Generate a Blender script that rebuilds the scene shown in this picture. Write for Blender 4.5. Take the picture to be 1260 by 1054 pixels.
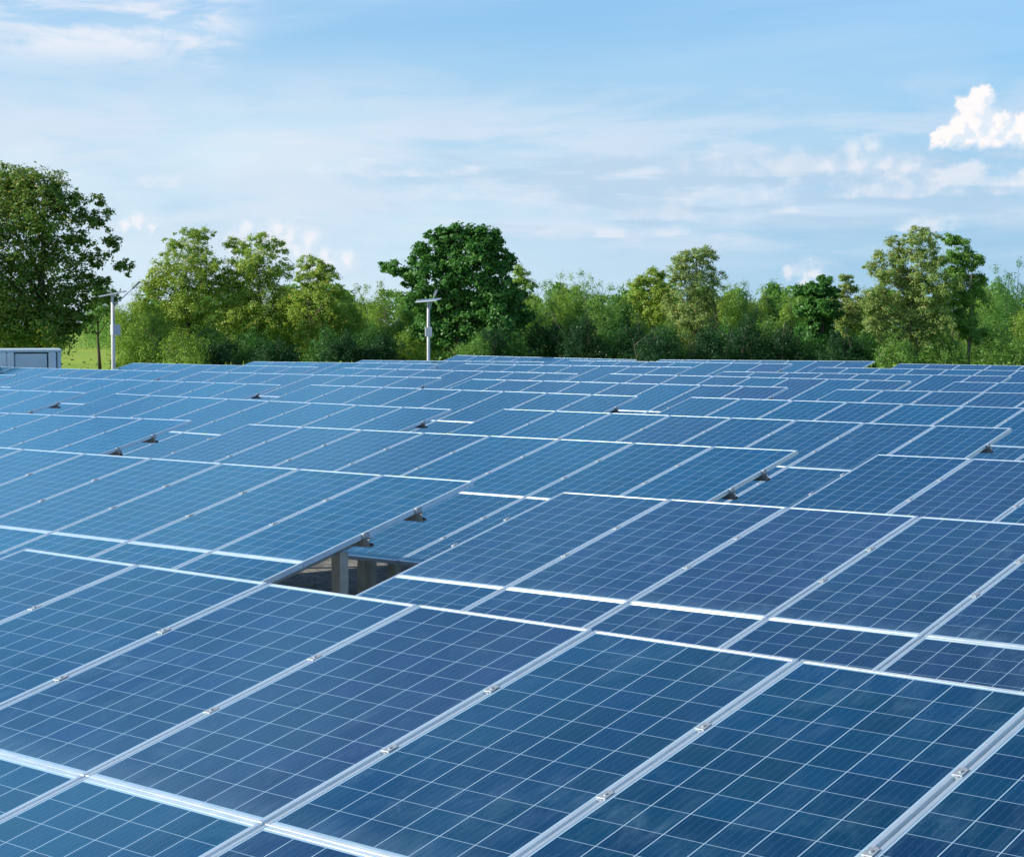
import bpy, bmesh, math, random
import numpy as np
from mathutils import Vector, Matrix, Euler
R = math.radians
scene = bpy.context.scene
for o in list(bpy.data.objects):
    bpy.data.objects.remove(o)
C = scene.collection

# ------------------------------------------------------------------ camera
H0 = 1.75                      # height of the nearest row's top edge above the ground
CAM = Vector((8.80, -6.251, 1.251 + H0))
PITCH, YAW, FPX = R(-3.171), R(39.815), 2294.9      # FPX: focal length for a 1260 wide frame
cd = bpy.data.cameras.new('camera'); cam = bpy.data.objects.new('camera', cd); C.objects.link(cam)
cam.location = CAM; cam.rotation_euler = (math.pi/2 + PITCH, 0, YAW)
cd.sensor_width = 36; cd.lens = 36*FPX/1260; cd.clip_start = 0.05; cd.clip_end = 6000
scene.camera = cam
FW = Vector((-math.sin(YAW)*math.cos(PITCH), math.cos(YAW)*math.cos(PITCH), math.sin(PITCH)))
RT = Vector((math.cos(YAW), math.sin(YAW), 0)); UP = RT.cross(FW)
FH = Vector((-math.sin(YAW), math.cos(YAW), 0))

def at(px, py, d):             # a world point seen at that place of the photograph, d metres away
    return CAM + FW*d + RT*((px-630)/FPX*d) + UP*((527-py)/FPX*d)
def ground_at(px, d):
    p = at(px, 527, d); return Vector((p.x, p.y, 0))

# ------------------------------------------------------------------ sun and sky
SUN_EL = R(27)
SUN_V = Vector((-0.66, -0.75, 0)).normalized()
sun_dir = Vector((SUN_V.x*math.cos(SUN_EL), SUN_V.y*math.cos(SUN_EL), math.sin(SUN_EL)))
sl = bpy.data.lights.new('sun', 'SUN'); sl.energy = 5.0; sl.angle = R(0.55); sl.color = (1.0, 0.90, 0.76)
so = bpy.data.objects.new('sun', sl); C.objects.link(so); so.location = (0, 0, 60)
so.rotation_euler = sun_dir.to_track_quat('Z', 'Y').to_euler()

scene.view_settings.view_transform = 'Standard'
scene.view_settings.look = 'None'
scene.view_settings.exposure = 0.3
scene.view_settings.gamma = 1.0

class NT:                      # a small helper for building node trees
    def __init__(s, tree):
        s.t = tree; s.n = tree.nodes; s.l = tree.links
    def node(s, kind, **kw):
        n = s.n.new(kind)
        for k, v in kw.items(): setattr(n, k, v)
        return n
    def put(s, sock, v):
        if isinstance(v, bpy.types.NodeSocket): s.l.new(v, sock)
        elif v is not None: sock.default_value = v
    def m(s, op, a, b=None, c=None, clamp=False):
        n = s.node('ShaderNodeMath', operation=op, use_clamp=clamp)
        s.put(n.inputs[0], a); s.put(n.inputs[1], b); s.put(n.inputs[2], c)
        return n.outputs[0]
    def v(s, op, a, b=None, scale=None):
        n = s.node('ShaderNodeVectorMath', operation=op)
        s.put(n.inputs[0], a); s.put(n.inputs[1], b)
        if scale is not None: s.put(n.inputs['Scale'], scale)
        return n.outputs['Value'] if op in ('DOT_PRODUCT', 'LENGTH', 'DISTANCE') else n.outputs[0]
    def xyz(s, a):
        n = s.node('ShaderNodeSeparateXYZ'); s.put(n.inputs[0], a); return n.outputs
    def vec(s, x, y, z):
        n = s.node('ShaderNodeCombineXYZ'); s.put(n.inputs[0], x); s.put(n.inputs[1], y); s.put(n.inputs[2], z); return n.outputs[0]
    def step(s, v, lo, hi, a=0.0, b=1.0, kind='SMOOTHSTEP'):
        n = s.node('ShaderNodeMapRange', interpolation_type=kind)
        s.put(n.inputs[0], v); s.put(n.inputs[1], lo); s.put(n.inputs[2], hi); s.put(n.inputs[3], a); s.put(n.inputs[4], b)
        return n.outputs[0]
    def noise(s, vec, scale, detail=4, rough=0.55, dist=0.0, dims='3D', w=None):
        n = s.node('ShaderNodeTexNoise', noise_dimensions=dims)
        s.put(n.inputs['Vector'], vec); n.inputs['Scale'].default_value = scale
        n.inputs['Detail'].default_value = detail; n.inputs['Roughness'].default_value = rough
        n.inputs['Distortion'].default_value = dist
        return n.outputs['Fac']
    def mix(s, f, a, b):
        n = s.node('ShaderNodeMix', data_type='RGBA')
        s.put(n.inputs[0], f); s.put(n.inputs[6], a); s.put(n.inputs[7], b); return n.outputs[2]

SKY_STRENGTH = 0.11
def build_world():
    w = bpy.data.worlds.new('World'); scene.world = w; w.use_nodes = True
    w.node_tree.nodes.clear(); N = NT(w.node_tree)
    sky = N.node('ShaderNodeTexSky', sky_type='NISHITA')
    sky.sun_disc = False; sky.sun_elevation = SUN_EL
    sky.sun_rotation = math.atan2(SUN_V.x, SUN_V.y)
    sky.altitude = 0; sky.air_density = 1.0; sky.dust_density = 0.2; sky.ozone_density = 2.0
    d = N.node('ShaderNodeTexCoord').outputs['Generated']
    x = N.v('DOT_PRODUCT', d, tuple(RT)); y = N.v('DOT_PRODUCT', d, tuple(FH)); z = N.xyz(d)[2]
    az = N.m('MULTIPLY', N.m('ARCTAN2', x, y), 57.29578)       # degrees east of north-west
    el = N.m('MULTIPLY', N.m('ARCSINE', z), 57.29578)
    k = 1.0/SKY_STRENGTH
    k *= 0.82
    def col(r, g, b): return (r*k, g*k, b*k, 1)
    tint = N.node('ShaderNodeMix', data_type='RGBA', blend_type='MULTIPLY'); tint.inputs[0].default_value = 1.0
    N.put(tint.inputs[6], sky.outputs[0]); tint.inputs[7].default_value = (0.80, 1.12, 1.36, 1)
    c = N.mix(N.step(el, 16.0, 2.0, 0.0, 0.92), tint.outputs[2], col(0.31, 0.555, 0.80))   # moist blue air near the horizon
    # high thin veil, as a layer seen in perspective
    zz = N.m('ADD', N.m('MAXIMUM', z, 0.0), 0.07)
    px = N.m('DIVIDE', x, zz); py = N.m('DIVIDE', y, zz)
    lay = N.vec(px, N.m('MULTIPLY', py, 1.15), 0.0)
    veil = N.noise(N.v('ADD', lay, (3.1, 7.7, 0)), 0.55, 5, 0.55, 0.6)
    vm = N.m('MULTIPLY', N.step(veil, 0.38, 0.72), 0.50)
    left = N.step(az, 14.0, -16.0, 0.35, 1.0)
    vm = N.m('MULTIPLY', N.m('MULTIPLY', vm, left), N.step(el, 46.0, 26.0))
    c = N.mix(vm, c, col(0.80, 0.90, 0.98))
    # pale band low over the trees
    low = N.m('MULTIPLY', N.step(el, 10.0, 4.5), N.step(az, 15.0, -9.0, 0.08, 0.85))
    wob = N.noise(N.vec(az, N.m('MULTIPLY', el, 3.0), 2.0), 0.16, 4, 0.55)
    low = N.m('MULTIPLY', low, N.step(wob, 0.25, 0.65, 0.45, 1.0))
    c = N.mix(low, c, col(0.72, 0.86, 0.96))
    sc1 = N.noise(N.vec(N.m('MULTIPLY', az, 0.13), N.m('MULTIPLY', el, 0.62), 8.8), 1.0, 7, 0.56, 0.5)
    sm1 = N.m('MULTIPLY', N.step(sc1, 0.44, 0.62), N.m('MULTIPLY', N.step(el, 1.2, 3.2), N.step(el, 8.6, 5.4)))
    c = N.mix(N.m('MULTIPLY', sm1, N.step(az, 10.0, -4.0, 0.55, 0.65)), c, col(0.72, 0.80, 0.92))
    sc2 = N.noise(N.vec(N.m('MULTIPLY', az, 0.30), N.m('MULTIPLY', el, 1.1), 3.3), 1.0, 7, 0.6, 0.4)
    sm2 = N.m('MULTIPLY', N.step(sc2, 0.50, 0.66), N.m('MULTIPLY', N.step(el, 1.8, 2.8), N.step(el, 6.6, 4.8)))
    c = N.mix(N.m('MULTIPLY', sm2, 0.35), c, col(0.86, 0.86, 0.93))
    bk = N.noise(N.vec(N.m('MULTIPLY', az, 0.20), N.m('MULTIPLY', el, 1.25), 21.7), 1.0, 7, 0.58, 0.5)
    bm = N.m('MULTIPLY', N.m('MULTIPLY', N.step(bk, 0.44, 0.58), N.m('MULTIPLY', N.step(el, 2.2, 3.2), N.step(el, 5.5, 4.9))), N.step(az, -7.0, 3.0, 0.15, 1.0))
    c = N.mix(N.m('MULTIPLY', bm, 0.78), c, col(0.47, 0.65, 0.835))
    # streaked cirrus
    st = N.noise(N.vec(N.m('MULTIPLY', az, 0.10), N.m('MULTIPLY', el, 0.55), 5.3), 1.0, 6, 0.6, 0.8)
    win = N.m('MULTIPLY', N.step(az, -7.0, -9.5), N.m('MULTIPLY', N.step(el, 7.2, 8.4), N.step(el, 10.9, 10.0)))
    st2 = N.noise(N.vec(N.m('MULTIPLY', az, 0.45), N.m('MULTIPLY', el, 1.3), 9.3), 1.0, 6, 0.62, 0.6)
    sm = N.m('MULTIPLY', N.step(N.m('ADD', N.m('MULTIPLY', st, 0.6), N.m('MULTIPLY', st2, 0.4)), 0.43, 0.60), win)
    c = N.mix(N.m('MULTIPLY', sm, 0.75), c, col(0.90, 0.90, 0.95))
    # stray high streaks above the picture, the ones the panels mirror
    hs = N.noise(N.v('ADD', lay, (11.0, 2.0, 0)), 1.7, 6, 0.62, 1.2)
    hm = N.m('MULTIPLY', N.step(hs, 0.36, 0.66), N.step(el, 11.0, 18.0))
    c = N.mix(N.m('MULTIPLY', hm, N.step(az, 12.0, -22.0, 0.20, 0.70)), c, col(0.66, 0.89, 1.25))
    # heaps: (azimuth, base elevation, half width, height, strength)
    heaps = [ (8.8, 4.7, 2.6, 0.75, 0.35),
             (7.4, 4.55, 2.0, 0.8, 0.32), (4.2, 3.3, 2.8, 0.9, 0.30), (9.2, 1.55, 1.0, 0.72, 0.42), (12.3, 2.85, 1.6, 0.55, 0.5),
             (2.8, 2.7, 0.9, 0.35, 0.45), (4.9, 2.75, 0.6, 0.32, 0.40), (-3.4, 4.55, 2.6, 0.45, 0.42), (-1.6, 4.6, 1.4, 0.4, 0.40),
             (-5.2, 1.6, 1.3, 0.7, 0.5),
             (-10.6, 4.15, 1.7, 0.45, 0.40), (11.5, 3.9, 4.0, 0.9, 0.50), (14.0, 4.2, 3.0, 0.9, 0.6), (7.0, 3.7, 3.0, 0.8, 0.42), (-0.5, 3.9, 3.0, 0.6, 0.22), (8.6, 3.4, 1.0, 0.3, 0.4)]
    def field(daz, del_):
        a = N.m('ADD', az, daz); e = N.m('ADD', el, del_)
        pv = N.vec(a, N.m('MULTIPLY', e, 1.5), 1.7)
        n1 = N.noise(pv, 0.95, 7, 0.58, 0.25)
        nn = N.m('MULTIPLY', N.m('SUBTRACT', n1, 0.5), 2.5)
        tot = None
        for (a0, e0, ra, re, s) in heaps:
            u = N.m('DIVIDE', N.m('SUBTRACT', a, a0), ra)
            vv = N.m('DIVIDE', N.m('SUBTRACT', e, e0), re)
            below = N.m('MULTIPLY', N.m('MINIMUM', vv, 0.0), 5.0)
            vv = N.m('ADD', N.m('MAXIMUM', vv, 0.0), below)
            r = N.m('SQRT', N.m('ADD', N.m('MULTIPLY', u, u), N.m('MULTIPLY', vv, vv)))
            f = N.m('ADD', N.m('SUBTRACT', 1.0 if s > 0.9 else 0.9, r), N.m('MULTIPLY', nn, 0.42 if s > 0.9 else 0.75))
            f = N.m('MULTIPLY', N.step(f, 0.0, 0.40 if s > 0.9 else 0.70), s)
            tot = f if tot is None else N.m('MAXIMUM', tot, f)
        return tot, n1
    f0, n0 = field(0.0, 0.0)
    c = N.mix(f0, c, N.mix(N.step(n0, 0.40, 0.62), col(0.68, 0.79, 0.92), col(0.94, 0.92, 0.95)))
    # towering heaps: round puffs (azimuth, elevation, radius in degrees) with ragged cauliflower edges
    groups = [  # puffs, edge softness, strength, base elevation
        ([(14.08, 6.97, .42), (13.67, 6.62, .50), (13.9, 6.2, .72), (13.38, 5.98, .50), (13.08, 5.82, .42), (12.70, 5.84, .26), (12.86, 5.5, .40),
          (14.37, 5.9, .55), (14.83, 5.86, .52), (15.3, 6.08, .48), (15.66, 6.4, .42), (15.48, 7.03, .18), (15.66, 5.82, .5), (16.3, 6.3, .8), (17.3, 6.0, .9), (13.6, 5.6, .5), (14.1, 5.55, .55), (14.6, 5.5, .5), (15.2, 5.5, .5), (13.3, 5.5, .4), (13.9, 6.6, .55), (14.5, 6.1, .6), (15.3, 5.8, .7)], 0.42, 1.0, 5.30),
        ([(10.84, 5.6, .55), (10.34, 5.45, .55), (10.5, 5.05, .8), (11.2, 5.0, .8), (9.6, 4.9, .7), (11.9, 4.9, .7)], 1.1, 0.55, 4.55), ([(6.3, 5.2, .8), (7.6, 5.2, .7), (7.0, 5.1, .9), (5.3, 4.9, .7), (8.3, 4.95, .6)], 1.3, 0.26, 4.6),
        ([(-7.17, 3.17, .40), (-8.07, 3.2, .34), (-7.6, 2.8, .5), (-6.17, 2.82, .52), (-6.57, 2.57, .5), (-5.74, 2.42, .45), (-5.0, 2.25, .38), (-11.3, 3.37, .32), (-11.66, 3.25, .26),
          (-10.9, 3.2, .26), (8.45, 1.9, .3), (9.2, 1.75, .28), (8.9, 1.6, .35), (-6.8, 2.9, .6), (-5.6, 2.1, .6), (-7.7, 2.4, .6), (-7.0, 2.5, .8), (-5.9, 2.0, .8), (-8.3, 2.7, .6), (-6.4, 2.4, .9)], 0.85, 0.55, 1.0)]
    def warp(da, de):
        a = N.m('ADD', az, da); e = N.m('ADD', N.m('ADD', el, de), 0.26)
        q = N.vec(a, e, 0.7)
        w1 = N.noise(q, 2.3, 6, 0.62); w2 = N.noise(N.v('ADD', q, (13.1, 5.2, 0)), 2.3, 6, 0.62)
        return N.vec(N.m('ADD', a, N.m('MULTIPLY', N.m('SUBTRACT', w1, 0.5), 0.62)), N.m('ADD', e, N.m('MULTIPLY', N.m('SUBTRACT', w2, 0.5), 0.62)), 0.0), w1
    P0, wa = warp(0.0, 0.0); P1, wb = warp(-0.22, 0.16)
    def puff(P, puffs):
        t = None
        for (a, e, r) in puffs:
            f = N.m('MULTIPLY_ADD', N.v('DISTANCE', P, (a, e, 0.0)), -1.0/r, 1.0)
            t = f if t is None else N.m('SMOOTH_MAX', t, f, 0.30)
        return t
    for puffs, soft, stren, base in groups:
        g0 = puff(P0, puffs); g1 = puff(P1, puffs)
        mk = N.m('MULTIPLY', N.step(g0, 0.0, soft), stren)
        mk = N.m('MULTIPLY', mk, N.step(N.m('ADD', el, N.m('MULTIPLY', N.m('SUBTRACT', wa, 0.5), 0.5)), base-0.18, base+0.12))
        lt = N.step(N.m('ADD', N.m('SUBTRACT', g0, g1), N.m('MULTIPLY', N.m('SUBTRACT', wa, wb), 1.2)), -0.22, 0.30)
        c = N.mix(mk, c, N.mix(lt, col(0.74, 0.84, 0.94), col(1.02, 0.965, 0.965)))
    dk = N.node('ShaderNodeMix', data_type='RGBA', blend_type='MULTIPLY'); dk.inputs[0].default_value = 1.0
    g = N.step(el, 27.0, 41.0, 1.0, 0.42); N.put(dk.inputs[6], c); N.put(dk.inputs[7], N.vec(g, g, g)); c = dk.outputs[2]
    bg = N.node('ShaderNodeBackground'); N.put(bg.inputs[0], c); bg.inputs[1].default_value = SKY_STRENGTH
    out = N.node('ShaderNodeOutputWorld'); N.l.new(bg.outputs[0], out.inputs[0])
build_world()

# ------------------------------------------------------------------ helpers
def tag(o, label=None, cat=None, group=None, kind=None):
    if label: o['label'] = label
    if cat: o['category'] = cat
    if group: o['group'] = group
    if kind: o['kind'] = kind
    return o
def empty(name, loc, rz=0.0):
    o = bpy.data.objects.new(name, None); C.objects.link(o); o.location = loc; o.rotation_euler = (0, 0, rz)
    o.empty_display_size = 0.2
    return o
def link(name, me, parent=None):
    o = bpy.data.objects.new(name, me); C.objects.link(o)
    if parent: o.parent = parent
    return o
class MB:
    def __init__(s): s.bm = bmesh.new()
    def box(s, lo, hi, bev=0.0, mat=None):
        r = bmesh.ops.create_cube(s.bm, size=1.0)
        sc = [hi[i]-lo[i] for i in range(3)]; ce = [(hi[i]+lo[i])/2 for i in range(3)]
        for v in r['verts']:
            v.co = Vector((v.co.x*sc[0]+ce[0], v.co.y*sc[1]+ce[1], v.co.z*sc[2]+ce[2]))
            if mat: v.co = mat @ v.co
        if bev > 0:
            es = {e for v in r['verts'] for e in v.link_edges}
            bmesh.ops.bevel(s.bm, geom=list(es), offset=bev, segments=1, affect='EDGES', profile=0.5)
        return s
    def tube(s, pts, rad, n=8, cap=True):
        rings = []
        pts = [Vector(p) for p in pts]
        if not hasattr(rad, '__len__'): rad = [rad]*len(pts)
        for i, p in enumerate(pts):
            d = (pts[min(i+1, len(pts)-1)] - pts[max(i-1, 0)]).normalized()
            a = d.cross(Vector((0, 1, 0)) if abs(d.y) < 0.9 else Vector((1, 0, 0))).normalized(); b = d.cross(a)
            rings.append([s.bm.verts.new(p + (a*math.cos(t)+b*math.sin(t))*rad[i]) for t in [2*math.pi*k/n for k in range(n)]])
        for A, B in zip(rings, rings[1:]):
            for k in range(n):
                s.bm.faces.new((A[k], A[(k+1) % n], B[(k+1) % n], B[k]))
        if cap:
            s.bm.faces.new(rings[0][::-1]); s.bm.faces.new(rings[-1])
        return s
    def mesh(s, name, mat, smooth=False):
        bmesh.ops.recalc_face_normals(s.bm, faces=s.bm.faces[:])
        me = bpy.data.meshes.new(name); s.bm.to_mesh(me); s.bm.free()
        if mat: me.materials.append(mat)
        if smooth:
            for p in me.polygons: p.use_smooth = True
        return me

def material(name):
    m = bpy.data.materials.new(name); m.use_nodes = True
    m.node_tree.nodes.clear(); N = NT(m.node_tree)
    out = N.node('ShaderNodeOutputMaterial')
    return m, N, out
def principled(N, out, color, rough=0.5, metal=0.0, **kw):
    p = N.node('ShaderNodeBsdfPrincipled')
    N.put(p.inputs['Base Color'], color if isinstance(color, bpy.types.NodeSocket) else (*color, 1))
    N.put(p.inputs['Roughness'], rough); N.put(p.inputs['Metallic'], metal)
    for k, v in kw.items(): N.put(p.inputs[k.replace('_', ' ')], v)
    N.l.new(p.outputs[0], out.inputs[0])
    return p
def simple(name, col, rough=0.6, metal=0.0, var=0.18, scale=9.0, bump=0.0):
    m, N, out = material(name)
    tc = N.node('ShaderNodeTexCoord').outputs['Object']
    n = N.noise(tc, scale, 6, 0.65)
    lo = tuple(c*(1-var) for c in col) + (1,); hi = tuple(min(1, c*(1+var)) for c in col) + (1,)
    c = N.mix(N.step(n, 0.3, 0.7), lo, hi)
    p = principled(N, out, c, N.step(n, 0.3, 0.7, rough*0.9, min(1, rough*1.1)), metal)
    if bump:
        b = N.node('ShaderNodeBump'); b.inputs['Strength'].default_value = bump; b.inputs['Distance'].default_value = 0.02
        N.put(b.inputs['Height'], n); N.l.new(b.outputs[0], p.inputs['Normal'])
    return m

# ------------------------------------------------------------------ ground
def ground_materials():
    m, N, out = material('grass_ground')
    pos = N.node('ShaderNodeNewGeometry').outputs['Position']
    n1 = N.noise(pos, 0.12, 5, 0.6); n2 = N.noise(pos, 3.0, 5, 0.7)
    c = N.mix(N.step(n1, 0.35, 0.65), (0.26, 0.42, 0.026, 1), (0.38, 0.51, 0.034, 1))
    c = N.mix(N.step(n2, 0.35, 0.7, 0.0, 0.5), c, (0.10, 0.20, 0.022, 1))
    p = principled(N, out, c, 0.9)
    b = N.node('ShaderNodeBump'); b.inputs['Strength'].default_value = 0.8; b.inputs['Distance'].default_value = 0.15
    N.put(b.inputs['Height'], n2); N.l.new(b.outputs[0], p.inputs['Normal'])
    m2, N, out = material('dry_soil')
    pos = N.node('ShaderNodeNewGeometry').outputs['Position']
    n1 = N.noise(pos, 0.7, 6, 0.65); n2 = N.noise(N.v('MULTIPLY', pos, (1.0, 2.6, 1.0)), 5.5, 8, 0.75, 0.7)
    vo = N.node('ShaderNodeTexVoronoi', feature='DISTANCE_TO_EDGE'); N.put(vo.inputs['Vector'], pos); vo.inputs['Scale'].default_value = 3.3
    c = N.mix(N.step(n1, 0.3, 0.7), (0.36, 0.37, 0.36, 1), (0.54, 0.53, 0.50, 1))
    c = N.mix(N.step(n2, 0.48, 0.62), c, (0.17, 0.17, 0.15, 1))
    c = N.mix(N.step(vo.outputs[0], 0.05, 0.0, 0.0, 0.6), c, (0.04, 0.036, 0.03, 1))
    c = N.mix(N.step(N.noise(pos, 1.9, 4, 0.6), 0.56, 0.66, 0, 0.6), c, (0.10, 0.125, 0.05, 1))
    p = principled(N, out, c, 0.95)
    b = N.node('ShaderNodeBump'); b.inputs['Strength'].default_value = 1.0; b.inputs['Distance'].default_value = 0.12
    N.put(b.inputs['Height'], n2); N.l.new(b.outputs[0], p.inputs['Normal'])
    return m, m2
M_grass, M_soil = ground_materials()
def sheet(name, x0, x1, y0, y1, z, mat, n=1):
    bm = bmesh.new()
    vs = [[bm.verts.new((x0+(x1-x0)*i/n, y0+(y1-y0)*j/n, z)) for j in range(n+1)] for i in range(n+1)]
    for i in range(n):
        for j in range(n): bm.faces.new((vs[i][j], vs[i+1][j], vs[i+1][j+1], vs[i][j+1]))
    me = bpy.data.meshes.new(name); bm.to_mesh(me); bm.free(); me.materials.append(mat)
    o = link(name, me); tag(o, kind='structure'); return o
tag(sheet('ground', -2500, 2500, -600, 3500, 0.0, M_grass), 'flat green grassland stretching away under the trees', 'ground')
tag(sheet('soil_strip', -48, 24, -14, 49.5, 0.004, M_soil), 'dry grey brown soil under the solar tables', 'ground')

# ------------------------------------------------------------------ solar table materials
MW, ML, GAPW, W, LM = 0.998, 1.919, 0.014, 1.012, 1.923     # module width, length, gap, pitches
FRW, FRS = 0.019, 0.020                                     # frame flange on the long and the short sides
def panel_material():
    m, N, out = material('solar_cells')
    uv = N.node('ShaderNodeUVMap', uv_map='metres').outputs[0]
    u, v, _ = N.xyz(uv)
    rnd = N.node('ShaderNodeObjectInfo').outputs['Random']
    cu = N.m('DIVIDE', N.m('SUBTRACT', u, FRW+0.006), (MW-2*FRW-0.012)/6)
    cv = N.m('DIVIDE', N.m('SUBTRACT', v, FRS+0.012), (ML-2*FRS-0.024)/12)
    pu, pv = (MW-2*FRW-0.012)/6, (ML-2*FRS-0.024)/12
    fu = N.m('FRACT', cu); fv = N.m('FRACT', cv)
    du = N.m('MULTIPLY', N.m('SUBTRACT', 0.5, N.m('ABSOLUTE', N.m('SUBTRACT', fu, 0.5))), pu)   # metres from the cell edge
    dv = N.m('MULTIPLY', N.m('SUBTRACT', 0.5, N.m('ABSOLUTE', N.m('SUBTRACT', fv, 0.5))), pv)
    gu = N.step(du, 0.0017, 0.0023, 1, 0, 'LINEAR'); gv = N.step(dv, 0.0011, 0.0017, 1, 0, 'LINEAR')
    outside = N.m('MAXIMUM', N.m('MAXIMUM', N.m('LESS_THAN', cu, 0.0), N.m('GREATER_THAN', cu, 6.0)),
                  N.m('MAXIMUM', N.m('LESS_THAN', cv, 0.0), N.m('GREATER_THAN', cv, 12.0)))
    # five busbars a cell, running along the slope
    fb = N.m('FRACT', N.m('MULTIPLY', fu, 5.0))
    db = N.m('MULTIPLY', N.m('ABSOLUTE', N.m('SUBTRACT', fb, 0.5)), pu/5)
    bus = N.step(db, 0.0005, 0.0009, 1, 0, 'LINEAR')
    # each cell its own blue, and each module its own tint, western ones with painted teal haze
    cell = N.node('ShaderNodeTexWhiteNoise', noise_dimensions='3D')
    N.put(cell.inputs['Vector'], N.vec(N.m('FLOOR', cu), N.m('FLOOR', cv), N.m('MULTIPLY', rnd, 91.7)))
    cr = cell.outputs['Value']
    flake = N.node('ShaderNodeTexVoronoi'); N.put(flake.inputs['Vector'], uv); flake.inputs['Scale'].default_value = 140.0
    fl = N.xyz(flake.outputs['Color'])[0]
    oc = N.node('ShaderNodeObjectInfo').outputs['Color']; r2, r3, _b = N.xyz(oc)
    c = N.mix(r2, (0.000, 0.026, 0.084, 1), (0.014, 0.021, 0.082, 1))
    c = N.mix(r3, c, (0.000, 0.044, 0.115, 1))
    hs = N.node('ShaderNodeHueSaturation'); N.put(hs.inputs['Color'], c)
    N.put(hs.inputs['Hue'], N.step(cr, 0, 1, 0.490, 0.508, 'LINEAR'))
    N.put(hs.inputs['Value'], N.m('MULTIPLY', N.step(cell.outputs['Color'], 0, 1, 0.70, 1.30, 'LINEAR'), N.step(fl, 0, 1, 0.86, 1.14, 'LINEAR')))
    c = hs.outputs[0]
    c = N.mix(N.m('MULTIPLY', bus, 0.28), c, (0.16, 0.29, 0.44, 1))
    grid = N.m('MAXIMUM', N.m('MAXIMUM', gu, N.m('MULTIPLY', gv, 0.8)), outside)
    c = N.mix(grid, c, (0.40, 0.58, 0.74, 1))
    # dust, washed into streaks that run down the slope, and a little more at the lower edge
    tc = N.node('ShaderNodeTexCoord').outputs['Object']
    off = N.v('ADD', tc, N.vec(N.m('MULTIPLY', rnd, 37.0), N.m('MULTIPLY', r2, 19.0), 0.0))
    d1 = N.noise(N.v('MULTIPLY', off, (3.6, 1.5, 1.0)), 1.9, 8, 0.72, 0.9)
    d2 = N.noise(off, 1.1, 4, 0.6)
    dust = N.m('MULTIPLY', N.step(d1, 0.42, 0.80), N.step(d2, 0.30, 0.72, 0.1, 1.0))
    pos = N.node('ShaderNodeNewGeometry').outputs['Position']
    patch = N.step(N.noise(pos, 0.22, 3, 0.5), 0.42, 0.62, 0.25, 1.0)
    edge = N.m('MULTIPLY', N.step(v, 0.20, 0.02, 0.0, 0.30), N.step(N.noise(N.v('MULTIPLY', off, (14.0, 2.0, 1.0)), 1.0, 4, 0.6), 0.3, 0.7, 0.2, 1.0))
    dust = N.m('ADD', N.m('MULTIPLY', N.m('MULTIPLY', dust, patch), 0.42), edge)
    spot = N.noise(off, 26.0, 2, 0.5)
    dust = N.m('MAXIMUM', dust, N.step(spot, 0.80, 0.83, 0, 0.5))
    c = N.mix(dust, c, (0.15, 0.25, 0.36, 1))
    bump = N.node('ShaderNodeBump'); bump.inputs['Strength'].default_value = 0.05; bump.inputs['Distance'].default_value = 0.02
    N.put(bump.inputs['Height'], N.noise(off, 2.2, 2, 0.5)); nrm = bump.outputs[0]
    # coated glass: dark cells below, a blue tinted reflection above, a thin film of dust that shows at grazing angles
    df = N.node('ShaderNodeBsdfDiffuse'); N.put(df.inputs['Color'], c); N.put(df.inputs['Normal'], nrm)
    sh = N.node('ShaderNodeBsdfSheen'); sh.inputs['Roughness'].default_value = 0.35; N.put(sh.inputs['Color'], (0.045, 0.13, 0.22, 1)); N.put(sh.inputs['Normal'], nrm)
    ad = N.node('ShaderNodeAddShader'); N.l.new(df.outputs[0], ad.inputs[0]); N.l.new(sh.outputs[0], ad.inputs[1])
    gl = N.node('ShaderNodeBsdfGlossy'); N.put(gl.inputs['Roughness'], N.m('ADD', 0.10, N.m('MULTIPLY', dust, 0.4)))
    N.put(gl.inputs['Color'], (0.46, 0.90, 1.0, 1)); N.put(gl.inputs['Normal'], nrm)
    fr = N.node('ShaderNodeFresnel'); fr.inputs['IOR'].default_value = 2.15; N.put(fr.inputs['Normal'], nrm)
    mx = N.node('ShaderNodeMixShader'); N.l.new(fr.outputs[0], mx.inputs[0]); N.l.new(ad.outputs[0], mx.inputs[1]); N.l.new(gl.outputs[0], mx.inputs[2])
    N.l.new(mx.outputs[0], out.inputs[0])
    return m
M_panel = panel_material()
def frame_material():
    m, N, out = material('anodised_frame')
    tc = N.node('ShaderNodeTexCoord').outputs['Object']
    n = N.noise(N.v('MULTIPLY', tc, (1.0, 1.0, 6.0)), 5.0, 8, 0.75)
    c = N.mix(N.step(n, 0.3, 0.75), (0.71, 0.85, 0.96, 1), (0.57, 0.71, 0.83, 1))
    tg = N.node('ShaderNodeTangent', direction_type='UV_MAP', uv_map='grain')
    p = N.node('ShaderNodeBsdfPrincipled')
    N.put(p.inputs['Base Color'], c); p.inputs['Metallic'].default_value = 0.55; N.put(p.inputs['Roughness'], N.step(n, 0.3, 0.75, 0.335, 0.26))
    p.inputs['Anisotropic'].default_value = 0.85
    N.l.new(tg.outputs[0], p.inputs['Tangent'])
    N.l.new(p.outputs[0], out.inputs[0])
    return m
M_frame = frame_material()
M_galv = simple('galvanised_steel', (0.34, 0.37, 0.38), 0.55, 0.35, 0.2, 6.0)
M_post = simple('painted_post_steel', (0.52, 0.52, 0.47), 0.6, 0.2, 0.2, 4.0)
M_clamp = simple('clamp_aluminium', (0.44, 0.50, 0.55), 0.5, 0.5, 0.1, 20.0)
M_bolt = simple('bolt_steel', (0.30, 0.27, 0.22), 0.5, 0.6, 0.2, 20.0)
M_rust = simple('rusty_steel', (0.26, 0.15, 0.11), 0.8, 0.1, 0.3, 8.0)

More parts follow.
